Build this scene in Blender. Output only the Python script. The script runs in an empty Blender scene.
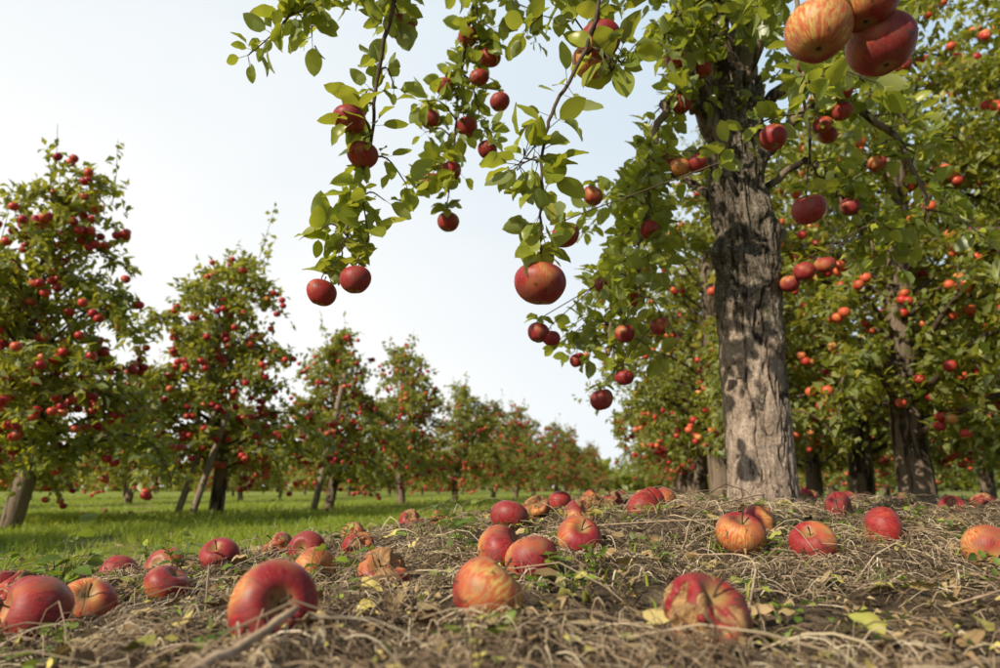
import bpy, math, random, mathutils
import numpy as np
from math import radians, sin, cos, pi
random.seed(7); R=np.random.RandomState(11)
sc=bpy.context.scene
# ---------------------------------------------------------------- noise
def _h(ix,iy,iz):
    ix=ix.astype(np.int64);iy=iy.astype(np.int64);iz=iz.astype(np.int64)
    n=(ix*374761393+iy*668265263+iz*2147483647+1013904223)&0xffffffff
    n=((n^(n>>13))*1274126177)&0xffffffff
    n=(n^(n>>16))&0xffffffff
    n=((n*2246822519)&0xffffffff); n=n^(n>>15)
    return (n&0xffffff)/float(0xffffff)
def vn(x,y,z=0.0):
    x=np.asarray(x,float);y=np.asarray(y,float);z=np.zeros_like(x)+z
    ix=np.floor(x);iy=np.floor(y);iz=np.floor(z)
    fx=x-ix;fy=y-iy;fz=z-iz
    fx=fx*fx*(3-2*fx);fy=fy*fy*(3-2*fy);fz=fz*fz*(3-2*fz)
    r=0
    for a in (0,1):
        for b in (0,1):
            for c in (0,1):
                w=(fx if a else 1-fx)*(fy if b else 1-fy)*(fz if c else 1-fz)
                r=r+w*_h(ix+a,iy+b,iz+c)
    return r*2-1
def fbm(x,y,z=0.0,o=4):
    r=0;a=1;t=0
    for i in range(o):
        r=r+a*vn(np.asarray(x)*2**i+17.3*i,np.asarray(y)*2**i+5.1*i,np.asarray(z)*2**i);t+=a;a*=.5
    return r/t
def ss(a,b,x):
    t=np.clip((x-a)/(b-a),0,1);return t*t*(3-2*t)
ROW=0.24
def srow(x,y): return x-(.35+ROW*y)
def ground_h(x,y):
    x=np.asarray(x,float);y=np.asarray(y,float)
    s=srow(x,y)
    A=.15+.09*ss(.4,2.0,y)
    h=A/(1+(np.abs(s)/1.5)**4)
    m=1/(1+(np.abs(s)/1.9)**6)
    near=1/(1+((x*x+y*y)/60.))
    h=h+m*near*(.022*fbm(x*3.1,y*3.1,1.,3)+.018*fbm(x*11,y*11,4.,3))+.03*fbm(x*.35,y*.35,9.,2)*(1-m)
    return h
def grass_mask(x,y):
    s=srow(x,y)
    e=fbm(x*1.3,y*1.3,3.,3)*.7
    L=ss(1.45,2.0,-s+e*.6)
    Rr=ss(1.3,2.0,s+e)
    return np.clip(L+Rr*.7,0,1)
# ---------------------------------------------------------------- mesh building
class MB:
    def __init__(s): s.v=[];s.f=[];s.m=[];s.uv=[];s.n=0
    def add(s,v,f,m=0,uv=None):
        v=np.asarray(v,float).reshape(-1,3);f=np.asarray(f,int)
        s.v.append(v);s.f.append(f+s.n);s.m.append(np.full(len(f),m,int))
        s.uv.append(np.zeros((len(v),2)) if uv is None else np.asarray(uv,float));s.n+=len(v)
    def mesh(s,name,mats,smooth=True):
        me=bpy.data.meshes.new(name)
        V=np.concatenate(s.v);UV=np.concatenate(s.uv)
        loops=np.concatenate([f.ravel() for f in s.f])
        tot=np.concatenate([np.full(len(f),f.shape[1],int) for f in s.f])
        st=np.concatenate([[0],np.cumsum(tot)[:-1]])
        me.vertices.add(len(V));me.vertices.foreach_set("co",V.astype(np.float32).ravel())
        me.loops.add(len(loops));me.loops.foreach_set("vertex_index",loops.astype(np.int32))
        me.polygons.add(len(tot));me.polygons.foreach_set("loop_start",st.astype(np.int32))
        for m in mats: me.materials.append(m)
        me.update(calc_edges=True)
        me.polygons.foreach_set("material_index",np.concatenate(s.m).astype(np.int32))
        me.polygons.foreach_set("use_smooth",np.full(len(tot),smooth))
        ul=me.uv_layers.new(name="UVMap");ul.data.foreach_set("uv",UV[loops].astype(np.float32).ravel())
        me.update();return me
def obj(name,me,parent=None,loc=(0,0,0),rot=(0,0,0),scale=(1,1,1)):
    o=bpy.data.objects.new(name,me);sc.collection.objects.link(o)
    o.location=loc;o.rotation_euler=rot;o.scale=scale
    if parent: o.parent=parent
    return o
def nrm(a): return a/(np.linalg.norm(a,axis=-1,keepdims=True)+1e-9)
def smooth_path(P,n=5):
    P=np.asarray(P,float)
    if len(P)<3: 
        t=np.linspace(0,1,n+1)[:,None];return P[0]*(1-t)+P[-1]*t
    Q=np.vstack([2*P[0]-P[1],P,2*P[-1]-P[-2]]);out=[]
    for i in range(1,len(Q)-2):
        for k in range(n):
            t=k/n
            out.append(.5*((2*Q[i])+(-Q[i-1]+Q[i+1])*t+(2*Q[i-1]-5*Q[i]+4*Q[i+1]-Q[i+2])*t*t+(-Q[i-1]+3*Q[i]-3*Q[i+1]+Q[i+2])*t**3))
    out.append(Q[-2]);return np.array(out)
def tube(mb,P,r,sides=6,m=0,cap=True):
    P=np.asarray(P,float);n=len(P)
    r=np.interp(np.linspace(0,1,n),np.linspace(0,1,len(r)),r) if np.ndim(r) else np.full(n,r)
    T=nrm(np.gradient(P,axis=0))
    ref=np.array([0.31,0.95,.05]) if abs(T[0][2])>.6 else np.array([0.05,.1,1.])
    A=nrm(np.cross(T,ref));B=np.cross(T,A)
    th=np.linspace(0,2*pi,sides,endpoint=False)
    V=P[:,None]+r[:,None,None]*(np.cos(th)[None,:,None]*A[:,None]+np.sin(th)[None,:,None]*B[:,None])
    i=np.arange(n-1)[:,None]*sides;j=np.arange(sides)[None];k=(j+1)%sides
    F=np.stack([i+j,i+k,i+sides+k,i+sides+j],-1).reshape(-1,4)
    uv=np.stack([np.tile(th/(2*pi),n),np.repeat(np.linspace(0,1,n),sides)],-1)
    mb.add(V.reshape(-1,3),F,m,uv)
    if cap:
        for e in (0,n-1):
            c=V[e];mb.add(np.vstack([c,P[e]]),np.array([[a,(a+1)%sides,sides] for a in range(sides)]),m)
def leaf_template(rows):
    t=np.linspace(0,1,rows);w=np.sin(pi*np.clip(t,0,1)**.88)**.66*.5
    w[0]=.03;w[-1]=.0
    V=[];U=[]
    for a,b in zip(t,w):
        for sx in (-1,0,1):
            z=abs(sx)*b*.24-.22*a*a+.03*sin(a*14)*abs(sx)
            V.append((sx*b,a,z));U.append((.5+sx*.5,a))
    F=[]
    for i in range(rows-1):
        for j in range(2):
            a=i*3+j;F.append((a,a+1,a+4,a+3))
    return np.array(V),np.array(F),np.array(U)
LT_HI=leaf_template(9);LT_MID=leaf_template(6)
LT_LO=(np.array([(0,0,0),(-.42,.42,.08),(0,.45,-.05),(.42,.42,.08),(0,1,-.22)]),np.array([(0,1,2),(0,2,3),(1,4,2),(2,4,3)]),np.array([(.5,0),(0,.4),(.5,.4),(1,.4),(.5,1)]))
def add_leaves(mb,T,P,D,U,L,W,m=0,curl=None):
    V,F,UV=T;N=len(P)
    if N==0:return
    D=nrm(D);S=nrm(np.cross(D,U));U=np.cross(S,D)
    c=np.ones(N) if curl is None else curl
    vv=P[:,None]+V[None,:,0:1]*W[:,None,None]*S[:,None]+V[None,:,1:2]*L[:,None,None]*D[:,None]+V[None,:,2:3]*(L*c)[:,None,None]*U[:,None]
    k=len(V);ff=(F[None]+(np.arange(N)*k)[:,None,None]).reshape(-1,F.shape[1])
    mb.add(vv.reshape(-1,3),ff,m,np.tile(UV,(N,1)))
# ---------------------------------------------------------------- materials
def mat(name):
    m=bpy.data.materials.new(name);m.use_nodes=True;nt=m.node_tree;nt.nodes.clear()
    return m,nt,nt.nodes,nt.links
def inp(nt,node,name,val):
    if isinstance(val,bpy.types.NodeSocket): nt.links.new(val,node.inputs[name])
    else: node.inputs[name].default_value=val
def ramp(nt,fac,stops,interp='LINEAR'):
    n=nt.nodes.new('ShaderNodeValToRGB');cr=n.color_ramp;cr.interpolation=interp
    while len(cr.elements)<len(stops): cr.elements.new(.5)
    for e,(p,c) in zip(cr.elements,stops):
        e.position=p;e.color=(c,c,c,1) if not isinstance(c,tuple) else (*c,1)
    nt.links.new(fac,n.inputs[0]);return n.outputs[0]
def mix(nt,f,a,b,bt='MIX'):
    n=nt.nodes.new('ShaderNodeMix');n.data_type='RGBA';n.blend_type=bt
    for i,v in ((0,f),(6,a),(7,b)):
        if isinstance(v,bpy.types.NodeSocket): nt.links.new(v,n.inputs[i])
        else: n.inputs[i].default_value=v if i==0 else (*v,1)
    return n.outputs[2]
def math_(nt,op,a,b=0.,c=None):
    n=nt.nodes.new('ShaderNodeMath');n.operation=op
    for i,v in enumerate((a,b) if c is None else (a,b,c)):
        if isinstance(v,bpy.types.NodeSocket): nt.links.new(v,n.inputs[i])
        else: n.inputs[i].default_value=v
    return n.outputs[0]
def noise(nt,vec,scale,detail=4,rough=.55,dist=0):
    n=nt.nodes.new('ShaderNodeTexNoise');n.inputs['Scale'].default_value=scale;n.inputs['Detail'].default_value=detail
    n.inputs['Roughness'].default_value=rough;n.inputs['Distortion'].default_value=dist
    if vec is not None: nt.links.new(vec,n.inputs['Vector'])
    return n.outputs[0]
def mapping(nt,vec,scale=(1,1,1)):
    n=nt.nodes.new('ShaderNodeMapping');n.inputs['Scale'].default_value=scale;nt.links.new(vec,n.inputs[0]);return n.outputs[0]
def bsdf(nt,col,rough=.6,spec=.4,bump=None,bstr=.3,bdist=.01,coat=0):
    b=nt.nodes.new('ShaderNodeBsdfPrincipled')
    inp(nt,b,'Base Color',col if isinstance(col,bpy.types.NodeSocket) else (*col,1));inp(nt,b,'Roughness',rough)
    b.inputs['Specular IOR Level'].default_value=spec;b.inputs['Coat Weight'].default_value=coat
    if bump is not None:
        bn=nt.nodes.new('ShaderNodeBump');bn.inputs['Strength'].default_value=bstr;bn.inputs['Distance'].default_value=bdist
        nt.links.new(bump,bn.inputs['Height']);nt.links.new(bn.outputs[0],b.inputs['Normal'])
    return b.outputs[0]
def out(nt,sh):
    o=nt.nodes.new('ShaderNodeOutputMaterial');nt.links.new(sh,o.inputs[0])
def leaf_mat(name,stops,trans,tf=.35,back=(.13,.18,.09),veins=True,rough=.42,spec=.4):
    m,nt,_,lk=mat(name);g=nt.nodes.new('ShaderNodeNewGeometry')
    col=ramp(nt,g.outputs['Random Per Island'],stops)
    if veins:
        uv=nt.nodes.new('ShaderNodeUVMap');sp=nt.nodes.new('ShaderNodeSeparateXYZ');lk.new(uv.outputs[0],sp.inputs[0])
        ax=math_(nt,'ABSOLUTE',math_(nt,'SUBTRACT',sp.outputs[0],.5))
        mid=math_(nt,'LESS_THAN',ax,.035)
        sv=math_(nt,'SINE',math_(nt,'MULTIPLY',math_(nt,'SUBTRACT',sp.outputs[1],math_(nt,'MULTIPLY',ax,.5)),52.))
        sv=math_(nt,'MULTIPLY',math_(nt,'GREATER_THAN',sv,.88),.45)
        vv=math_(nt,'MAXIMUM',mid,sv)
        col=mix(nt,math_(nt,'MULTIPLY',vv,.45),col,(.30,.36,.1))
        tc=nt.nodes.new('ShaderNodeTexCoord')
        col=mix(nt,ramp(nt,noise(nt,tc.outputs['Object'],9.,2),[(.35,0.),(.65,.4)]),col,trans)
    if tf<=0:
        out(nt,bsdf(nt,col,rough,spec));return m
    col2=mix(nt,g.outputs['Backfacing'],col,mix(nt,.7,col,back))
    s=bsdf(nt,col2,rough,spec)
    t=nt.nodes.new('ShaderNodeBsdfTranslucent');lk.new(mix(nt,.7,col,trans),t.inputs[0])
    x=nt.nodes.new('ShaderNodeMixShader');x.inputs[0].default_value=tf;lk.new(s,x.inputs[1]);lk.new(t.outputs[0],x.inputs[2])
    out(nt,x.outputs[0]);return m
GREEN=[(0,(.055,.10,.015)),(.4,(.12,.18,.022)),(.75,(.22,.27,.033)),(1,(.42,.39,.06))]
M_leaf=leaf_mat('apple_leaf',GREEN,(.64,.66,.045),.42,back=(.26,.31,.15),rough=.36,spec=.5)
M_leaf_bg=leaf_mat('orchard_leaf',[(0,(.07,.11,.014)),(.45,(.17,.22,.025)),(.8,(.31,.33,.04)),(1,(.50,.40,.08))],(.70,.66,.05),.42,back=(.25,.29,.12),veins=False,rough=.42,spec=.45)
M_dead=leaf_mat('dead_leaf',[(0,(.12,.065,.03)),(.4,(.30,.185,.09)),(.72,(.50,.37,.2)),(.85,(.66,.55,.12)),(1,(.18,.27,.04))],(.3,.2,.07),0,veins=True,rough=.7)
M_grass=leaf_mat('grass_blade',[(0,(.10,.16,.015)),(.5,(.24,.33,.026)),(.85,(.40,.44,.055)),(1,(.56,.48,.2))],(.60,.66,.045),.40,back=(.25,.32,.04),veins=False,rough=.5)
M_weed=leaf_mat('weed_leaf',[(0,(.08,.14,.017)),(.6,(.20,.30,.03)),(1,(.38,.44,.06))],(.5,.6,.05),.3,veins=False,rough=.5)
M_straw=leaf_mat('dry_straw',[(0,(.05,.034,.022)),(.35,(.18,.125,.078)),(.7,(.40,.29,.185)),(.9,(.60,.48,.32)),(1,(.80,.68,.5))],(.3,.2,.1),0,veins=False,rough=.75,spec=.2)
def apple_mat(name,rot=False,bg=False,green=0.,stops=None):
    m,nt,_,lk=mat(name);tc=nt.nodes.new('ShaderNodeTexCoord');oi=nt.nodes.new('ShaderNodeObjectInfo');g=nt.nodes.new('ShaderNodeNewGeometry')
    if bg:
        rnd=g.outputs['Random Per Island'];vec=tc.outputs['Object']
        col=ramp(nt,rnd,stops)
        bl=ramp(nt,noise(nt,vec,14.,1),[(.56,0.),(.72,.6)])
        col=mix(nt,bl,col,(.6,.2,.06))
        out(nt,bsdf(nt,col,.4,.4));return m
    rnd=oi.outputs['Random']
    vm=nt.nodes.new('ShaderNodeVectorMath');vm.operation='MULTIPLY';lk.new(tc.outputs['Object'],vm.inputs[0]);vm.inputs[1].default_value=(1,1,0)
    vn_=nt.nodes.new('ShaderNodeVectorMath');vn_.operation='NORMALIZE';lk.new(vm.outputs[0],vn_.inputs[0])
    va=nt.nodes.new('ShaderNodeVectorMath');va.operation='MULTIPLY_ADD';lk.new(tc.outputs['Object'],va.inputs[0]);va.inputs[1].default_value=(0,0,9);lk.new(vn_.outputs[0],va.inputs[2])
    vr=nt.nodes.new('ShaderNodeCombineXYZ')
    for i in range(3): lk.new(math_(nt,'MULTIPLY',rnd,57.),vr.inputs[i])
    vb=nt.nodes.new('ShaderNodeVectorMath');lk.new(va.outputs[0],vb.inputs[0]);lk.new(vr.outputs[0],vb.inputs[1])
    streak=noise(nt,vb.outputs[0],11.,5,.75)
    vc=nt.nodes.new('ShaderNodeVectorMath');lk.new(tc.outputs['Object'],vc.inputs[0]);lk.new(vr.outputs[0],vc.inputs[1])
    blush=noise(nt,vc.outputs[0],11.,2,.5)
    red=mix(nt,ramp(nt,streak,[(.36,0.),(.68,1.)]),(.19,.008,.014),(.50,.05,.036))
    red=mix(nt,math_(nt,'MULTIPLY',rnd,.5),red,(.23,.012,.028))
    yel=mix(nt,ramp(nt,streak,[(.40,0.),(.56,1.)]),(.66,.46,.13),(.54,.10,.035))
    bf=math_(nt,'ADD',math_(nt,'ADD',blush,math_(nt,'MULTIPLY',math_(nt,'SUBTRACT',streak,.5),.25)),math_(nt,'MULTIPLY',rnd,.09))
    bf=math_(nt,'ADD',bf,green)
    col=mix(nt,ramp(nt,bf,[(.58,0.),(.74,1.)]),red,yel)
    ln=nt.nodes.new('ShaderNodeVectorMath');ln.operation='LENGTH';lk.new(vm.outputs[0],ln.inputs[0])
    cav=ramp(nt,ln.outputs['Value'],[(.005,.85),(.016,0.)])
    col=mix(nt,cav,col,(.38,.27,.09))
    vo=nt.nodes.new('ShaderNodeTexVoronoi');vo.inputs['Scale'].default_value=230.;lk.new(tc.outputs['Object'],vo.inputs['Vector'])
    dots=ramp(nt,vo.outputs['Distance'],[(.1,.4),(.18,0.)])
    col=mix(nt,dots,col,(.6,.3,.17))
    spots=ramp(nt,noise(nt,vc.outputs[0],45.,3),[(.63,0.),(.67,.8)])
    col=mix(nt,spots,col,(.09,.04,.018))
    dirt=ramp(nt,noise(nt,vc.outputs[0],32.,6,.75),[(.46,0.),(.70,.55)])
    col=mix(nt,dirt,col,(.20,.125,.085))
    h=noise(nt,vc.outputs[0],40.,3)
    if rot:
        rf=ramp(nt,noise(nt,vc.outputs[0],24.,4,.6,.5),[(.50,0.),(.54,1.)])
        col=mix(nt,rf,col,mix(nt,ramp(nt,streak,[(.4,0.),(.6,1.)]),(.17,.075,.03),(.46,.28,.12)))
        rr=math_(nt,'MULTIPLY_ADD',rf,.3,.45)
        out(nt,bsdf(nt,col,rr,.3,math_(nt,'MULTIPLY',rf,-1.),.7,.005));return m
    rr=math_(nt,'MULTIPLY_ADD',noise(nt,vc.outputs[0],25.,3),.4,.30)
    out(nt,bsdf(nt,col,rr,.35,h,.2,.003));return m
M_apple=apple_mat('apple_skin');M_applerot=apple_mat('apple_skin_bruised',rot=True);M_applegr=apple_mat('apple_skin_blushed',green=.06);M_applegold=apple_mat('apple_skin_golden',green=.14)
M_applebg=apple_mat('orchard_apple_skin',bg=True,stops=[(0,(.28,.010,.02)),(.5,(.48,.026,.032)),(.85,(.58,.07,.04)),(1,(.66,.26,.08))])
M_applebo=apple_mat('orchard_apple_blushed_skin',bg=True,stops=[(0,(.34,.014,.02)),(.5,(.52,.045,.03)),(.8,(.64,.14,.05)),(1,(.7,.36,.11))])
def bark(name):
    m,nt,_,lk=mat(name);tc=nt.nodes.new('ShaderNodeTexCoord')
    v=mapping(nt,tc.outputs['Object'],(1,1,.22));c=noise(nt,tc.outputs['Object'],70.,4,.7)
    a=noise(nt,v,16.,4,.65,.6)
    base=mix(nt,ramp(nt,c,[(.3,.5),(.7,0.)]),(.25,.185,.135),(.07,.05,.035))
    col=mix(nt,ramp(nt,a,[(.42,1.),(.52,0.)]),base,(.035,.026,.018))
    h=math_(nt,'ADD',a,math_(nt,'MULTIPLY',c,.35))
    out(nt,bsdf(nt,col,.85,.2,h,.9,.012));return m
M_bark=bark('apple_bark')
m,nt,_,lk=mat('old_apple_bark');tc=nt.nodes.new('ShaderNodeTexCoord');uv=nt.nodes.new('ShaderNodeUVMap');sp=nt.nodes.new('ShaderNodeSeparateXYZ');lk.new(uv.outputs[0],sp.inputs[0])
ob=tc.outputs['Object'];n1=noise(nt,mapping(nt,ob,(1,1,.4)),20.,7,.72,1.2);n2=noise(nt,ob,95.,5,.75);n3=noise(nt,mapping(nt,ob,(1,1,.4)),8.,5,.65,1.)
pale=mix(nt,ramp(nt,n1,[(.38,0.),(.58,1.)]),(.36,.265,.20),(.66,.52,.41))
pale=mix(nt,ramp(nt,n2,[(.42,.55),(.58,0.)]),pale,(.20,.145,.11))
dark=mix(nt,ramp(nt,n2,[(.38,0.),(.64,1.)]),(.055,.043,.033),(.32,.26,.20))
dark=mix(nt,ramp(nt,n1,[(.54,0.),(.64,.8)]),dark,(.46,.39,.31))
moss=ramp(nt,noise(nt,ob,11.,5,.7),[(.57,0.),(.64,.5)]);dark=mix(nt,moss,dark,(.14,.145,.055))
upf=ramp(nt,math_(nt,'ADD',math_(nt,'MULTIPLY',sp.outputs[1],.34),n3),[(.56,0.),(.61,1.)])
col=mix(nt,upf,pale,dark)
col=mix(nt,ramp(nt,n1,[(.35,.9),(.41,0.)]),col,(.022,.017,.013))
col=mix(nt,sp.outputs[0],col,(.016,.012,.009))
lich=ramp(nt,noise(nt,ob,34.,6,.75),[(.61,0.),(.66,.6)]);col=mix(nt,lich,col,(.56,.53,.44))
h=math_(nt,'ADD',n1,math_(nt,'MULTIPLY',n2,.4));h=math_(nt,'ADD',h,math_(nt,'MULTIPLY',upf,.6))
out(nt,bsdf(nt,col,.9,.15,h,1.,.018));M_trunk=m
m,nt,_,lk=mat('twig_bark');tc=nt.nodes.new('ShaderNodeTexCoord')
out(nt,bsdf(nt,ramp(nt,noise(nt,tc.outputs['Object'],40.,3),[(.3,(.04,.026,.018)),(.7,(.15,.105,.075))]),.8,.2));M_twig=m
m,nt,_,lk=mat('green_stem');out(nt,bsdf(nt,(.14,.15,.045),.6,.3));M_stem=m
m,nt,_,lk=mat('weathered_wood');tc=nt.nodes.new('ShaderNodeTexCoord')
out(nt,bsdf(nt,ramp(nt,noise(nt,mapping(nt,tc.outputs['Object'],(1,1,.1)),30.,4),[(.3,(.16,.12,.085)),(.7,(.34,.27,.2))]),.8,.2));M_wood=m
m,nt,_,lk=mat('stick_wood');tc=nt.nodes.new('ShaderNodeTexCoord')
out(nt,bsdf(nt,ramp(nt,noise(nt,tc.outputs['Object'],60.,4),[(.3,(.28,.18,.11)),(.7,(.66,.5,.34))]),.8,.2));M_stick=m
m,nt,_,lk=mat('orchard_ground');tc=nt.nodes.new('ShaderNodeTexCoord');at=nt.nodes.new('ShaderNodeAttribute');at.attribute_name='grassy'
P=tc.outputs['Object']
soil=ramp(nt,noise(nt,P,26.,6,.8),[(.3,(.03,.02,.013)),(.5,(.10,.07,.045)),(.7,(.28,.205,.13))])
soil=mix(nt,ramp(nt,noise(nt,P,6.,3),[(.55,0.),(.66,.4)]),soil,(.10,.11,.03))
gr=ramp(nt,noise(nt,P,6.,4,.7),[(.3,(.09,.14,.015)),(.5,(.20,.27,.028)),(.75,(.36,.36,.055))])
gr=mix(nt,ramp(nt,noise(nt,P,.9,3),[(.48,0.),(.62,.75)]),gr,(.34,.27,.12))
col=mix(nt,at.outputs['Fac'],soil,gr)
hh=noise(nt,P,55.,4,.75)
out(nt,bsdf(nt,col,.95,.1,hh,.9,.02));M_ground=m
# ---------------------------------------------------------------- ground sheet
def graded(lo,hi,step,far,n):
    mid=np.arange(lo,hi,step);g=np.geomspace(step,far,n)
    return np.concatenate([(lo-np.cumsum(g)[::-1]),mid,hi+np.cumsum(g)])
xs=graded(-2.2,2.8,.020,60,45);ys=graded(.2,4.0,.020,60,45)
X,Y=np.meshgrid(xs,ys);Z=ground_h(X,Y)
mb=MB();nx=len(xs);i=np.arange(len(ys)-1)[:,None]*nx;j=np.arange(nx-1)[None]
mb.add(np.stack([X,Y,Z],-1).reshape(-1,3),np.stack([i+j,i+j+1,i+nx+j+1,i+nx+j],-1).reshape(-1,4))
me=mb.mesh('ground',[M_ground]);a=me.attributes.new('grassy','FLOAT','POINT');a.data.foreach_set('value',grass_mask(X,Y).ravel().astype(np.float32))
obj('ground',me)
# ---------------------------------------------------------------- grass
def grass():
    mb=MB()
    def batch(n,y0,y1,xw,hh,pw,ww,floor=0.):
        y=y0+(y1-y0)*R.rand(n)**pw
        x=(R.rand(n)*2-1)*(xw+ .85*y)
        gm=np.maximum(grass_mask(x,y)**1.5,floor*ss(.0,.45,vn(x*3.7,y*3.7,6.)))
        k=(R.rand(n)<gm)&((vn(x*1.9,y*1.9,7.)*.8+.42+.35*vn(x*7,y*7,2.))>R.rand(n)*.8)
        x=x[k];y=y[k];n=len(x)
        z=ground_h(x,y)
        h=hh*(.35+R.rand(n)*.9)*(1+.5*vn(x*1.7,y*1.7,5.))*(1-.5*(gm[k]<.3));a=R.rand(n)*2*pi;w=ww*(.6+.8*R.rand(n))
        lean=h*(.15+.9*R.rand(n));la=R.rand(n)*2*pi
        sx=np.cos(a)*w;sy=np.sin(a)*w;lx=np.cos(la)*lean;ly=np.sin(la)*lean
        p=[np.stack([x-sx,y-sy,z-.005],-1),np.stack([x+sx,y+sy,z-.005],-1),
           np.stack([x-sx*.8+lx*.3,y-sy*.8+ly*.3,z+h*.6],-1),np.stack([x+sx*.8+lx*.3,y+sy*.8+ly*.3,z+h*.6],-1),
           np.stack([x+lx,y+ly,z+h],-1)]
        V=np.stack(p,1).reshape(-1,3);b=(np.arange(n)*5)[:,None]
        mb.add(V,b+np.array([[0,1,3,2]]));
        mb.f.append((b+np.array([[2,3,4]]))+mb.n-len(V));mb.m.append(np.zeros(n,int))
    batch(180000,.5,7.,.5,.055,1.0,.0022,.12)
    batch(90000,5.,26.,1.,.065,1.5,.005)
    return obj('grass',mb.mesh('grass',[M_grass]))
grass()
# ---------------------------------------------------------------- straw litter
def straw():
    mb=MB();K=6
    def batch(n,y0,y1,pw,lmin,lmax,r0,r1,lift):
        y=y0+(y1-y0)*R.rand(n)**pw;x=(R.rand(n)*2-1)*(.35+.82*y)
        clump=vn(x*5,y*5,3.)
        k=(R.rand(n)>grass_mask(x,y)*.85)&(R.rand(n)<.72+.8*clump);x=x[k];y=y[k];n=len(x)
        a=R.rand(n)*2*pi*.5+vn(x*3,y*3,8.)*2.5;L=lmin+(lmax-lmin)*R.rand(n)**2.2
        bend=(R.rand(n)-.5)*2.6;t=np.linspace(-.5,.5,K)
        ang=a[:,None]+bend[:,None]*t[None]
        px=x[:,None]+np.cumsum(np.cos(ang)*L[:,None]/K,1);py=y[:,None]+np.cumsum(np.sin(ang)*L[:,None]/K,1)
        up=lift*R.rand(n)**2.5
        hz=ground_h(px,py)+up[:,None]*np.sin((t[None]+.5)*pi*(.6+.8*R.rand(n)[:,None]))+.002+.010*R.rand(n)[:,None]
        Pp=np.stack([px,py,hz],-1);T=nrm(np.gradient(Pp,axis=1));A=nrm(np.cross(T,np.array([0,0,1.])));B=np.cross(T,A)
        rad=(r0+(r1-r0)*R.rand(n)**2)[:,None]*(1-.5*np.abs(t*2)[None]**3)
        th=np.array([0,2.1,4.2])
        V=Pp[:,:,None]+rad[:,:,None,None]*(np.cos(th)[None,None,:,None]*A[:,:,None]+np.sin(th)[None,None,:,None]*B[:,:,None])
        F=[]
        for q in range(K-1):
            for s in range(3): F.append((q*3+s,q*3+(s+1)%3,q*3+3+(s+1)%3,q*3+3+s))
        F=np.array(F);mb.add(V.reshape(-1,3),(F[None]+(np.arange(n)*K*3)[:,None,None]).reshape(-1,4))
    batch(52000,.25,2.6,1.1,.015,.11,.0004,.0011,.022)
    batch(11000,2.,6.,1.2,.05,.2,.0009,.0016,.03)
    batch(1700,.3,2.6,1.,.10,.36,.0005,.0014,.06)
    obj('straw_litter',mb.mesh('straw_litter',[M_straw]))
straw()
def rand_dirs(n,zs=1.):
    d=R.randn(n,3);d[:,2]*=zs;return nrm(d)
def dead():
    mb=MB()
    for n,l0,l1,pw,y0 in ((1200,.018,.04,1.4,.62),(13000,.004,.016,1.2,.42)):
        y=y0+4.5*R.rand(n)**pw;x=(R.rand(n)*2-1)*(.35+.8*y)
        k=R.rand(n)>grass_mask(x,y)*.7;x=x[k];y=y[k];n=len(x)
        Pp=np.stack([x,y,ground_h(x,y)+.009+.013*R.rand(n)],-1);D=rand_dirs(n,.2);U=rand_dirs(n,.6);U[:,2]=np.abs(U[:,2])+.9
        L=l0+(l1-l0)*R.rand(n);add_leaves(mb,LT_HI if l0>.01 else LT_LO,Pp,D,U,L,L*(.4+.3*R.rand(n)),0,curl=(R.rand(n)*4.5-1.6))
    obj('fallen_leaves',mb.mesh('fallen_leaves',[M_dead],True))
dead()
def weeds_low():
    mb=MB();cx=[];cy=[]
    nc=420;y=.6+3.6*R.rand(nc)**1.2;x=(R.rand(nc)*2-1)*(.3+.75*y)
    for a,b in zip(x,y):
        k=R.randint(5,16);cx.append(a+R.randn(k)*.018);cy.append(b+R.randn(k)*.018)
    x=np.concatenate(cx);y=np.concatenate(cy);n=len(x)
    P=np.stack([x,y,ground_h(x,y)+.006+.014*R.rand(n)],-1);L=.006+.013*R.rand(n)
    D=rand_dirs(n,.4);D[:,2]=np.abs(D[:,2]);add_leaves(mb,LT_MID,P,D,np.array([0,0,1.])+.4*R.randn(n,3),L,L*.7,0)
    obj('ground_weeds',mb.mesh('ground_weeds',[M_weed]))
weeds_low()
def weed(x,y,s,nl=14):
    mb=MB();z=float(ground_h(x,y))
    for i in range(4):
        a=R.rand()*6.28;p=smooth_path([(0,0,-.01),(cos(a)*.012*s,sin(a)*.012*s,.03*s),(cos(a)*.03*s,sin(a)*.03*s,.065*s*(.6+R.rand()*.6))],4)
        tube(mb,p,[.0012,.0006],4,1)
        q=p[R.randint(3,len(p),nl//3)];n=len(q);D=rand_dirs(n,.5);D[:,2]=np.abs(D[:,2])*.6
        L=s*(.012+.016*R.rand(n));add_leaves(mb,LT_MID,q,D,np.tile([0,0,1.],(n,1))+.4*R.randn(n,3),L,L*.6,0)
    obj('weed_plant',mb.mesh('weed_plant',[M_weed,M_stem]),loc=(x,y,z))
for x,y,s in [(-.63,1.0,1.3),(-.72,1.15,1.5),(-.55,1.2,1.2),(-.26,.95,1.0),(-.2,1.0,.9),(.09,.95,.9),(.14,.98,.7),(.6,1.6,.8),(-.07,1.3,1.2),(-.1,1.4,.9),(.25,1.1,.6),(.9,1.5,.9),(-.35,1.5,1.1),(-.9,1.5,1.4),(-.8,1.6,1.2),(-1.0,1.4,1.2),(-.12,1.55,1.2),(-.68,1.08,1.6)]:
    weed(x,y,s)
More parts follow.
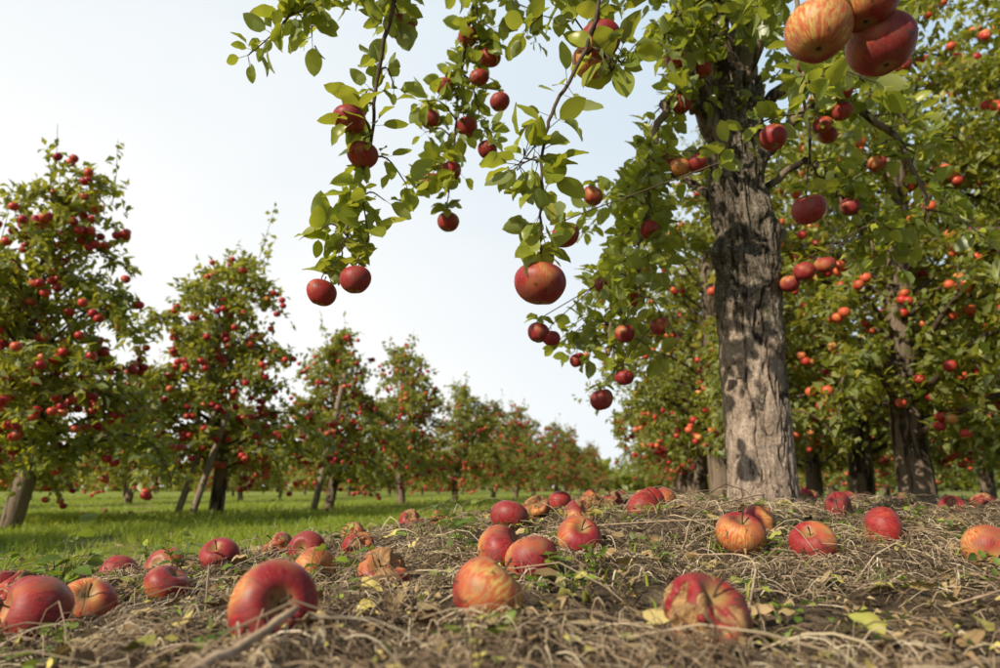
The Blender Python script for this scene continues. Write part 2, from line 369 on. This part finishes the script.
# ---------------------------------------------------------------- apple meshes
def apple_geo(mb,seed,seg=36,rings=26,R0=.039,m=0,stem=True,centre=(0,0,0),dent=0.,ms=1):
    rs=np.random.RandomState(seed)
    t=np.linspace(.001,pi-.001,rings);th=np.linspace(0,2*pi,seg,endpoint=False)
    T,H=np.meshgrid(t,th,indexing='ij')
    rho=np.sin(T)**.92*(1+.09*np.cos(T))*(1+.035*np.cos(5*H+rs.rand()*6)*ss(-.1,1,-np.cos(T)))
    rho*=1+.04*np.cos(H+rs.rand()*6)+.02*np.cos(2*H+rs.rand()*6)
    z=.90*np.cos(T)-.36*np.exp(-(rho/.30)**2)*(T<pi/2)+.20*np.exp(-(rho/.28)**2)*(T>pi/2)
    X=rho*np.cos(H);Y=rho*np.sin(H);z=z+X*.06*rs.randn()
    if dent:
        nn=fbm(X*1.3+seed,Y*1.3,z*1.3,2);f=1-dent*ss(-.05,.5,nn)
        X*=f;Y*=f;z*=f
    V=np.stack([X,Y,z],-1)*R0+np.array(centre)
    i=np.arange(rings-1)[:,None]*seg;j=np.arange(seg)[None];k=(j+1)%seg
    mb.add(V.reshape(-1,3),np.stack([i+j,i+seg+j,i+seg+k,i+k],-1).reshape(-1,4),m)
    if stem:
        zt=.50*R0;tube(mb,smooth_path([(0,0,zt),(.001,.002,zt+.012),(.004,.003,zt+.026)],4),[.0013,.001,.0017],6,ms)
        for q in range(5):
            a=q*1.257;c=np.array([cos(a),sin(a),0]);b=-.66*R0
            mb.add([c*.0035+[0,0,b],np.array([-sin(a),cos(a),0])*.0015+c*.001+[0,0,b],np.array([sin(a),-cos(a),0])*.0015+c*.001+[0,0,b],c*.002+[0,0,b-.006]],np.array([[0,1,3],[0,3,2],[1,2,3]]),ms)
AM=[]
for sd in range(4):
    mb=MB();apple_geo(mb,sd);AM.append(mb.mesh('apple_mesh_%d'%sd,[M_apple,M_twig]))
mb=MB();apple_geo(mb,9);AG=mb.mesh('apple_mesh_blushed',[M_applegr,M_twig])
mb=MB();apple_geo(mb,12);AO=mb.mesh('apple_mesh_golden',[M_applegold,M_twig])
AR=[]
for sd in (21,22,23):
    mb=MB();apple_geo(mb,sd,60,44,dent=.38);AR.append(mb.mesh('apple_mesh_bruised_%d'%sd,[M_applerot,M_twig]))
fallen=[(-.21,.66,.041,0),(-.014,.74,.038,2),(-.165,1.0,.038,1),(.19,.66,.041,1),(.003,1.09,.042,2),(.045,1.0,.038,0),(.138,1.2,.039,2),(-.30,1.13,.039,3),(-.28,1.38,.035,1),
(-.525,1.31,.037,0),(-.532,.82,.040,2),(-.546,.94,.037,2),(-.50,1.06,.036,0),(-.748,1.1,.037,1),(-.774,1.25,.036,0),(-.628,1.31,.035,0),(-.72,.98,.036,1),(-.76,1.40,.035,0),
(-.495,1.56,.034,1),(-.17,1.97,.035,0),(-.25,1.95,.035,1),(.02,1.46,.040,0),(.09,1.67,.036,1),(.18,1.56,.038,1),(.17,1.98,.037,0),(.34,2.08,.036,1),(.36,1.72,.040,0),(.49,2.05,.036,0),
(.417,1.2,.041,0),(.517,1.38,.041,2),(.508,1.13,.040,2),(.69,1.25,.040,0),(.787,1.13,.040,2),(1.3,1.98,.036,0),(1.47,2.1,.036,1),(-.67,1.02,.036,0),(-.86,1.22,.037,0),(.26,1.95,.036,1),(.42,1.9,.037,0),(-.34,1.62,.034,1),(-.40,1.45,.035,0),(.86,1.75,.036,0)]
for i in range(12):
    y=2.3+3.2*random.random();x=.35+ROW*y+random.gauss(0,.75)
    if (x-.9)**2+(y-2.35)**2>.06: fallen.append((x,y,.034+.005*random.random(),random.choice([0,0,1])))
for i in range(7):
    fallen.append((-3.8+random.gauss(0,.8)+ROW*3*random.random(),6+random.random()*4,.036,0))
rotz={0:(1.25,.3,.4),1:(.7,-.3,2.),4:(.9,.3,1.),5:(.5,.2,3.),6:(.8,-.2,.3)}
for k,(x,y,r,kd) in enumerate(fallen):
    me=AM[k%4] if kd==0 else (AR[k%3] if kd==1 else (AG if kd==2 else AO))
    s=r/.039*(random.uniform(.88,1.06) if k>6 else 1.)
    ro=rotz.get(k,(random.uniform(0,1.9) if kd!=1 else .5,random.uniform(-.8,.8),random.uniform(0,6.28)))
    obj('fallen_apple',me,None,(x,y,float(ground_h(x,y))+r*random.uniform(.52,.74)),ro,(s,s,s*random.uniform(.9,1.04)))
def stick(pts,r):
    mb=MB();p=smooth_path(pts,6);p=p+R.randn(*p.shape)*r*.25;tube(mb,p,[r,r*.9,r*.6],8,0);obj('dry_stick',mb.mesh('dry_stick',[M_stick]))
def gz(x,y,dz): return (x,y,float(ground_h(x,y))+dz)
stick([gz(-.215,.46,.02),gz(-.19,.52,.03),gz(-.165,.58,.042)],.0045)
stick([gz(.30,1.15,.03),gz(.42,1.45,.05),gz(.60,1.62,.06),gz(.66,1.7,.05)],.0018)
stick([gz(.28,.8,.02),gz(.34,.95,.05),gz(.30,1.1,.03)],.0015)
stick([gz(-.05,1.25,.02),gz(.2,1.32,.03),gz(.45,1.3,.04)],.0015)
stick([gz(.5,.8,.012),gz(.62,.84,.014),gz(.72,.9,.012)],.0015)
# ---------------------------------------------------------------- main tree
tree=bpy.data.objects.new('apple_tree',None);sc.collection.objects.link(tree)
wood=MB();leaf=MB();trk=MB()
def trunk_main():
    P=smooth_path([(.90,2.36,.12),(.90,2.355,.35),(.900,2.35,.65),(.905,2.35,.85),(.915,2.35,1.1),(.905,2.35,1.5),(.925,2.36,1.85)],30);n=len(P);S=190
    zz=P[:,2]
    r=np.interp(zz,[.12,.22,.32,.65,1.0,1.15,1.35,1.6,1.85],[.14,.115,.108,.105,.107,.102,.094,.090,.095])
    th=np.linspace(0,2*pi,S,endpoint=False);ZZ,TH=np.meshgrid(zz,th,indexing='ij')
    cx=np.cos(TH);cy=np.sin(TH)
    rr=r[:,None]*(1+.10*fbm(cx*1.2,cy*1.2,ZZ*2.6,2)+.04*np.cos(3*TH+ZZ*1.5)*(1-ss(.2,.9,ZZ)))
    up=ss(.85,1.15,ZZ+.25*fbm(cx*2,cy*2,ZZ*3,2))
    wx=fbm(cx*3,cy*3,ZZ*6,2)*.6
    c1=np.abs(fbm(cx*1.7+wx+9,cy*1.7+wx,ZZ*2.4,4));c2=np.abs(fbm(cx*5+3,cy*5+wx,ZZ*9,3))
    crack=np.maximum(np.exp(-(c1/.035)**2),np.exp(-(c2/.05)**2)*(.1+.6*up))
    rr=rr-.014*crack+.012*ss(0,.2,fbm(cx*4,cy*4,ZZ*9,3))*(.3+up)+.005*fbm(cx*14,cy*14,ZZ*28,3)
    for (kz,ka,kr) in [(1.28,-1.3,.03),(.95,-2.2,.022),(1.5,-.8,.03),(1.08,-1.9,.035),(.8,-1.0,.016),(1.15,-2.9,.04),(1.42,-2.4,.03),(1.22,-.3,.035),(1.02,-1.2,.02)]:
        d=np.sqrt(((TH-(ka%(2*pi))+pi)%(2*pi)-pi)**2*.012+(ZZ-kz)**2);rr=rr+kr*np.exp(-(d/.04)**2)
    V=P[:,None]*1.0+np.stack([cx*rr,cy*rr,0*rr],-1)
    i=np.arange(n-1)[:,None]*S;j=np.arange(S)[None];k=(j+1)%S
    trk.add(V.reshape(-1,3),np.stack([i+j,i+k,i+S+k,i+S+j],-1).reshape(-1,4),0,np.stack([crack.ravel()*.9,ss(.7,1.3,ZZ).ravel()],-1))
trunk_main()
def limb(pts,r0,r1,sides=10,m=0,n=8,wob=.012):
    p=smooth_path(pts,n);p[1:-1]+=wob*R.randn(len(p)-2,3)*.6
    tube(wood,p,np.linspace(r0,r1,6),sides,m);return p
def spray(p,t0=.1,step=.03,per=4,L0=.065,tmpl=LT_HI):
    d=np.linalg.norm(np.diff(p,axis=0),axis=1);c=np.concatenate([[0],np.cumsum(d)]);tot=c[-1]
    s=np.arange(tot*t0,tot,step);s=s+R.rand(len(s))*step*.5
    s=np.minimum(s,tot);Q=np.stack([np.interp(s,c,p[:,k]) for k in range(3)],-1)
    Q=np.vstack([Q,p[-1:]]);Tn=nrm(np.gradient(p,axis=0));TT=np.stack([np.interp(np.append(s,tot),c,Tn[:,k]) for k in range(3)],-1)
    n=len(Q)*per;Q=np.repeat(Q,per,0);TT=np.repeat(TT,per,0)
    k=R.rand(n)<.85;Q=Q[k];TT=TT[k];n=len(Q)
    D=nrm(TT*.35+rand_dirs(n)*1.0+np.array([0,0,.05]))
    U=np.array([0,0,1.])+.75*R.randn(n,3)
    L=L0*(.45+.7*R.rand(n));pet=.016+.012*R.rand(n)
    base=Q+D*pet[:,None]
    add_leaves(leaf,tmpl,base,D,U,L,L*(.52+.2*R.rand(n)),0,curl=.2+1.5*R.rand(n))
    S=nrm(np.cross(D,U))*.0007
    V=np.stack([Q-S,Q+S,base+S,base-S],1).reshape(-1,3);leaf.add(V,(np.arange(n)*4)[:,None]+np.array([[0,1,2,3]]),1)
apples=[]
def hang(x,y,z,r=.038,kd=0,tw=None):
    apples.append((x,y,z,r,kd))
def twigs_on(p,t0,every,lmin,lmax,apple_p=.12,droop=.35,tm=LT_MID,per=4,step=.036):
    n=int(np.sum(np.linalg.norm(np.diff(p,axis=0),axis=1))/every)
    for i in range(n):
        t=t0+(1-t0)*(i+R.rand())/n;q=p[min(len(p)-1,int(t*(len(p)-1)))]
        d=R.randn(3);d[2]=d[2]*.5-droop*.4;d/=np.linalg.norm(d);L=lmin+(lmax-lmin)*R.rand()
        pts=[q,q+d*L*.5+[0,0,.02],q+d*L+[0,0,-droop*L*.5]]
        tp=smooth_path(pts,4);tube(wood,tp,[.0035,.0022,.0014],5,1)
        spray(tp,.1,step,per,tmpl=tm)
        if R.rand()<apple_p:
            e=tp[R.randint(3,len(tp))];hang(e[0],e[1],e[2]-.055,.031+.005*R.rand(),random.choice([0,0,0,2]))
fl=limb([(.925,2.36,1.75),(.85,2.31,2.05),(.72,2.2,2.45),(.5,2.0,2.95)],.08,.035,16)
fr=limb([(.94,2.37,1.72),(1.0,2.42,2.1),(1.06,2.5,2.6),(1.1,2.5,3.2)],.075,.03,16)
f3=limb([(.91,2.34,1.35),(.80,2.28,1.62),(.70,2.2,1.95),(.62,2.1,2.4)],.05,.02,14)
S1=limb([(.80,2.28,1.62),(.66,2.2,1.72),(.55,2.15,1.5),(.50,2.15,1.2),(.46,2.17,.88)],.022,.004)
S2=limb([(.90,2.38,1.30),(.72,2.52,1.55),(.55,2.6,1.4),(.44,2.5,1.0),(.40,2.42,.78)],.018,.004)
S4=limb([(.96,2.35,1.5),(1.2,2.2,1.68),(1.45,2.2,1.5),(1.55,2.25,1.2)],.022,.005)
S5=limb([(.95,2.3,1.75),(.92,1.9,2.0),(.82,1.6,1.65),(.76,1.5,1.08)],.014,.003)
S6=limb([(.96,2.4,1.7),(1.4,2.5,2.05),(1.8,2.6,1.8)],.03,.008)
S7=limb([(.72,2.2,2.45),(.4,2.05,2.6),(.12,1.95,2.4),(-.066,1.873,1.965)],.03,.008)
S8=limb([(.72,2.2,2.4),(.35,1.85,2.45),(0,1.6,2.3),(-.2,1.42,1.9),(-.24,1.367,1.5)],.03,.007)
S9=limb([(.8,2.25,2.25),(.6,1.85,2.2),(.35,1.3,1.75),(.198,1.017,1.226)],.02,.004)
S10=limb([(.85,2.28,2.2),(.8,1.7,2.2),(.6,1.0,1.6),(.43,.69,.98)],.02,.004)
S11=limb([(.80,2.28,1.75),(.70,2.2,1.98),(.6,2.1,1.9),(.5,2.05,1.78)],.018,.005)
S12=limb([(.95,2.38,1.35),(1.15,2.3,1.5),(1.25,2.25,1.3),(1.3,2.2,1.1)],.016,.004)
for p,e in ((S1,.055),(S2,.045),(S11,.08)): twigs_on(p,.28,e,.10,.26,.2,.5)
for p,e in ((S4,.07),(S5,.11),(S12,.08)): twigs_on(p,.35,e,.1,.26,.2,.4)
twigs_on(S6,.2,.07,.15,.35,.2,.4);twigs_on(f3,.5,.09,.12,.3,.1,.4)
twigs_on(S7,.6,.10,.12,.26,.12,.4);twigs_on(S8,.6,.09,.1,.25,.12,.4)
twigs_on(S9,.82,.10,.08,.14,.0,.3);twigs_on(fl,.3,.09,.2,.4,.1,.3);twigs_on(fr,.2,.08,.2,.45,.1,.3)
A=limb([(-.24,1.367,1.50),(-.293,1.416,1.277),(-.305,1.451,1.124),(-.355,1.491,.95),(-.384,1.52,.83)],.006,.0018,7,1,6,.004)
A2=limb([(-.25,1.38,1.45),(-.36,1.38,1.47),(-.48,1.384,1.417),(-.605,1.408,1.311)],.004,.0015,6,1,6,.004)
A3=limb([(-.24,1.37,1.48),(-.42,1.4,1.52),(-.5,1.42,1.44)],.004,.0015,6,1)
spray(A,.0,.045,3,.06);spray(A2,.1,.035,4,.06);spray(A3,.1,.035,4,.06)
spray(A[-10:],.0,.018,4,.058)
twigs_on(A,.05,.085,.06,.14,0,.5,per=3,step=.035,tm=LT_HI)
twigs_on(A2,.1,.11,.06,.12,0,.5,tm=LT_HI)
B=limb([(-.066,1.873,1.965),(-.125,1.94,1.675),(-.148,1.99,1.45),(-.175,2.047,1.209)],.007,.002,7,1,6,.004)
B2=limb([(-.125,1.95,1.64),(-.08,1.97,1.55),(-.03,1.99,1.42)],.004,.0015,6,1)
B3=limb([(-.066,1.873,1.95),(.05,1.9,1.9),(.12,1.95,1.75)],.004,.0015,6,1)
spray(B,.0,.03,4,.055);spray(B2,.1,.03,4,.055);spray(B3,.1,.035,4,.06);twigs_on(B,.0,.06,.06,.16,0,.4,per=3)
C=limb([(.198,1.017,1.226),(.147,1.01,1.036),(.089,.969,.904),(.067,.948,.814),(.0615,.934,.698),(.0615,.945,.650)],.004,.0016,8,1,6,.002)
spray(C[9:],.0,.040,3,.05);spray(C[20:-3],.0,.022,3,.055)
C2=limb([(.15,1.01,1.04),(.2,1.04,1.03),(.23,1.08,1.08)],.003,.0014,6,1);spray(C2,.1,.03,3,.055)
C3=limb([(.198,1.017,1.226),(.12,1.05,1.22),(.05,1.1,1.15)],.004,.0014,6,1);spray(C3,.1,.03,4,.055)
C4=limb([(.066,.945,.80),(.045,.94,.795),(.022,.935,.78)],.0018,.001,5,1);spray(C4,.1,.022,3,.05)
D_=limb([(.43,.69,.98),(.43,.70,.93)],.004,.002,6,1);spray(D_,.2,.03,3,.05)
for a in [(-.349,1.398,1.134,.038),(-.329,1.462,1.078,.037),(-.429,1.536,.756,.036),(-.335,1.48,.771,.036),(-.25,1.48,1.442,.036),
 (-.172,2.06,1.155,.037),(-.221,2.03,1.277,.034),(-.162,2.02,1.316,.035),(-.04,2.006,1.386,.032),(-.231,1.984,1.483,.035),(-.109,1.989,1.46,.034),(-.18,1.96,1.588,.034),(-.07,1.953,1.618,.033),(-.033,1.938,1.682,.034),(0,1.97,1.54,.033),(-.106,1.923,1.748,.033),
 (.0615,.957,.598,.0385),(.18,1.05,1.085,.038),
 (.173,1.646,.946,.037),(.12,2.045,.776,.034),(.16,2.05,.76,.03),(.431,2.24,.8175,.035),(.321,2.09,.57,.037),(.446,2.37,.686,.034),(.739,1.49,.95,.040),(.653,2.016,1.343,.036),(.594,2.02,1.33,.034),(1.05,2.19,1.026,.036),(1.12,2.187,1.05,.035),(1.02,2.25,1.0,.034),(1.40,2.255,1.198,.035),(1.26,2.235,1.284,.035),(.30,2.0,1.22,.034)]: hang(*a)
for a in [(.179,1.147,1.109,.037),(.391,.715,.846,.039),(.45,.708,.885,.039),(.4845,.744,.848,.041)]: hang(*a,3)
WV=np.concatenate(wood.v)
for k,(x,y,z,r,kd) in enumerate(apples):
    top=np.array([x,y,z+r*.55]);m_=WV[:,2]>z+r*.7;c=WV[m_];q=c[np.argmin(np.sum((c-(top+[0,0,.03]))**2,1))]
    tube(wood,smooth_path([top,top+[0,0,.022],(top+q)/2+[0,0,.012],q],4),[.0013,.0016,.0022],5,1)
    s=r/.039
    o=obj('apple_%d'%k,AO if kd==3 else (AG if kd==2 else AM[k%4]),tree,(x,y,z),(random.gauss(0,.15),random.gauss(0,.15),random.uniform(0,6.28)),(s,s,s*random.uniform(.93,1.05)))
    if r>.0325 and k!=16:
        n=4;QQ=np.tile(top+[0,0,.03],(n,1));D=nrm(rand_dirs(n,.4)+[0,0,.1]);L=.04+.02*R.rand(n);add_leaves(leaf,LT_HI,QQ,D,np.array([0,0,1.])+.4*R.randn(n,3),L,L*.6,0)
obj('trunk',trk.mesh('main_trunk',[M_trunk]),tree)
obj('branches',wood.mesh('main_wood',[M_bark,M_twig]),tree)
obj('leaves',leaf.mesh('main_leaves',[M_leaf,M_stem]),tree)
# ---------------------------------------------------------------- orchard trees
def orchard(seed,H,Rm,nl,every=.09,napp=150,Ls=(.05,.04),rep_=2,t_lo=.18,am=None):
    rs=np.random.RandomState(seed);w=MB();l=MB();a=MB();LP=[];LD=[];ends=[]
    tp=smooth_path([(0,0,-.05),(.05*rs.randn(),.05*rs.randn(),H*.25),(.09*rs.randn(),.09*rs.randn(),H*.55),(.1*rs.randn(),.1*rs.randn(),H*.97)],10)
    tube(w,tp,[.028*H,.022*H,.016*H,.006],10,0)
    for i in range(nl):
        t=t_lo+(.98-t_lo)*((i+rs.rand())/nl);q=tp[int(t*(len(tp)-1))];az=i*2.4+rs.randn()*.4
        prof=(1-t**1.5)*(.45+.95*rs.rand())*(.8+.3*min(1,t/.3))
        L=Rm*prof+.16+.15*rs.rand();rise=(.25+.5*t)*L*(.5+rs.rand())
        d=np.array([cos(az),sin(az),0])
        p=smooth_path([q,q+d*L*.5+[0,0,rise*.6],q+d*L*.85+[0,0,rise*.45],q+d*L*1.05+[0,0,rise*.45-.25*L*(1.2-t)]],5)
        tube(w,p,[.014*(1.2-t)*H/2.8+.004,.003],5,1)
        n=int(L/every)+2
        for k in range(n):
            tt=.12+.88*(k+rs.rand())/n;b=p[min(len(p)-1,int(tt*(len(p)-1)))]
            for rep in range(rep_):
                dd=rs.randn(3);dd[2]=dd[2]*.7+.1;dd/=np.linalg.norm(dd);ll=.08+.22*rs.rand()
                e=b+dd*ll-[0,0,.25*ll]
                m_=int(8+5*rs.rand());s=rs.rand(m_,1)
                LP.append(b+(e-b)*s+rs.randn(m_,3)*.014);LD.append(nrm(rs.randn(m_,3)+dd*.5-[0,0,.2]));ends.append(e)
                if rs.rand()<.2: tube(w,np.array([b,(b+e)/2+[0,0,.01],e]),[.0025,.0015],3,1,False)
    for q_ in range(14):
        b=tp[int(rs.uniform(.68,.98)*(len(tp)-1))]+np.array([rs.randn()*.14,rs.randn()*.14,0]);e=b+np.array([rs.randn()*.12,rs.randn()*.12,.3+.35*rs.rand()])
        tube(w,smooth_path([b,(b+e)/2+[.01,0,0],e],3),[.004,.0015],4,1,False);m_=16;s=rs.rand(m_,1);LP.append(b+(e-b)*s+rs.randn(m_,3)*.01);LD.append(nrm(rs.randn(m_,3)+[0,0,.5]))
    P=np.concatenate(LP);D=np.concatenate(LD);n=len(P);L=Ls[0]+Ls[1]*rs.rand(n)
    add_leaves(l,LT_LO,P,D,np.array([0,0,1.])+.7*rs.randn(n,3),L,L*.66,0)
    ends=np.array(ends);ch=ends[rs.choice(len(ends),napp)]
    for c in ch:
        for q in range(rs.choice([1,1,2,3])):
            apple_geo(a,rs.randint(999),9,7,.035,0,False,c+rs.randn(3)*.035+[0,0,-.05])
    return w.mesh('orchard_wood_%d'%seed,[M_bark,M_twig]),l.mesh('orchard_leaves_%d'%seed,[M_leaf_bg]),a.mesh('orchard_apples_%d'%seed,[am])
small=[orchard(s,2.75,.76,56,napp=230,Ls=(.055,.04),t_lo=.22,am=M_applebg) for s in (1,2,3)]
tall=[orchard(s,4.4,1.2,72,napp=160,am=M_applebo) for s in (5,6)]
def plant(x,y,var,s,rz):
    e=bpy.data.objects.new('apple_tree',None);sc.collection.objects.link(e)
    e.location=(x,y,float(ground_h(x,y))-.03);e.rotation_euler=(0,0,rz);e.scale=(s,s,s)
    for nme,me in zip(('trunk','leaves','apples'),var): obj(nme,me,e)
    return e
rr=random.Random(5)
plant(-3.55,5.0,small[0],1.0,.4);plant(-3.05,7.4,small[1],1.08,1.9);plant(-4.9,6.0,small[2],.95,1.)
plant(-4.6,1.9,small[1],.95,3.3)
plant(-2.5,10.0,small[2],1.0,.2);plant(-1.75,12.3,small[0],1.08,3.);plant(-1.0,15.2,small[1],.98,4.);plant(-.2,18.3,small[2],.98,5.)
for k in range(8):
    y=21.5+3*k;plant(-4.5+ROW*y+rr.gauss(0,.15),y,small[k%3],rr.uniform(.8,1.1),rr.uniform(0,6.3))
for row,x0 in ((1,-10.5),(2,-15.5)):
    for k in range(13):
        y=10+3.2*k+rr.gauss(0,.3)
        plant(x0+ROW*y+rr.gauss(0,.2),y,small[(k+row)%3],rr.uniform(.75,1.02),rr.uniform(0,6.3))
for k in range(9):
    y=5.4+3.0*k;plant(.35+ROW*y+.1,y,(tall if k<1 else small)[k%2],rr.uniform(.72,.78) if k<1 else rr.uniform(1.0,1.15),rr.uniform(0,6.3))
for x,y,s in [(3.05,5.0,1.06),(4.5,4.9,1.18),(3.9,7.4,1.1),(5.9,7.2,1.2),(4.6,10,1.0),(7.2,9.5,1.1),(5.3,12.5,1.),(6,15.5,1.),(8.9,12.5,1.1)]:
    plant(x,y,tall[int(x*10)%2],s,rr.uniform(0,6.3))
for k in range(6): plant(10+ROW*3*k,16+3*k,small[k%3],1.2,rr.uniform(0,6.3))
def stake(a,b,r):
    mb=MB();tube(mb,smooth_path([a,((a[0]+b[0])/2,(a[1]+b[1])/2,(a[2]+b[2])/2),b],4),[r,r*.9],12,0);obj('wooden_stake',mb.mesh('wooden_stake',[M_wood]))
stake((-2.50,9.2,-.05),(-2.16,9.2,1.85),.045);stake((-3.1,6.9,-.05),(-2.85,7.0,1.1),.035);stake((-3.3,7.0,-.05),(-3.05,7.2,1.2),.035)
def hedge():
    mb=MB();n=22000;x=(R.rand(n)*2-1)*75;y=58+6*R.rand(n);top=2.6+1.3*vn(x*.35,x*0,1.)+.7*vn(x*1.3,x*0,2.)
    z=top*R.rand(n)**.8;P=np.stack([x,y,z],-1);L=.5+.4*R.rand(n);add_leaves(mb,LT_LO,P,rand_dirs(n),rand_dirs(n),L,L*.8)
    obj('distant_trees',mb.mesh('distant_trees',[M_leaf_bg]))
hedge()
# ---------------------------------------------------------------- light
SE,SA=radians(33),radians(226)
w=bpy.data.worlds.new("World");sc.world=w;w.use_nodes=True;nt=w.node_tree;nt.nodes.clear()
sky=nt.nodes.new('ShaderNodeTexSky');sky.sky_type='NISHITA';sky.sun_disc=False;sky.sun_elevation=SE;sky.sun_rotation=SA;sky.dust_density=.6;sky.air_density=1.0
tc=nt.nodes.new('ShaderNodeTexCoord');sp=nt.nodes.new('ShaderNodeSeparateXYZ');nt.links.new(tc.outputs['Generated'],sp.inputs[0])
cl=noise(nt,mapping(nt,tc.outputs['Generated'],(1.2,1.2,3.)),1.6,5,.55,.4)
f=math_(nt,'MULTIPLY_ADD',sp.outputs[0],-.80,.10)
f=math_(nt,'ADD',f,math_(nt,'MULTIPLY',sp.outputs[1],.56))
f=math_(nt,'ADD',f,math_(nt,'MULTIPLY',sp.outputs[2],-.62))
f=math_(nt,'ADD',f,math_(nt,'MULTIPLY',cl,.36))
fac=ramp(nt,f,[(.0,.0),(.9,1.)])
thin=ramp(nt,sp.outputs[1],[(0.1,.04),(.6,.82)])
base=mix(nt,thin,sky.outputs[0],(8.4,10.6,12.4))
c=mix(nt,fac,base,(12.6,12.7,12.6))
bg=nt.nodes.new('ShaderNodeBackground');bg.inputs[1].default_value=.08;nt.links.new(c,bg.inputs[0])
o=nt.nodes.new('ShaderNodeOutputWorld');nt.links.new(bg.outputs[0],o.inputs[0])
L=bpy.data.lights.new('sun','SUN');L.energy=5.0;L.angle=radians(.5);L.color=(1,.90,.72);lo=bpy.data.objects.new('sun',L);sc.collection.objects.link(lo)
dv=mathutils.Vector((sin(SA)*cos(SE),cos(SA)*cos(SE),sin(SE)));lo.rotation_euler=dv.to_track_quat('Z','Y').to_euler()
# ---------------------------------------------------------------- camera
cam=bpy.data.cameras.new('camera');co=bpy.data.objects.new('camera',cam);sc.collection.objects.link(co);sc.camera=co
co.location=(0,0,.30);co.rotation_euler=(radians(103),0,0);cam.lens=24;cam.sensor_width=36;cam.clip_start=.02;cam.clip_end=2000
cam.dof.use_dof=True;cam.dof.focus_distance=1.25;cam.dof.aperture_fstop=4.5
sc.view_settings.view_transform='Standard';sc.view_settings.look='None';sc.view_settings.exposure=0
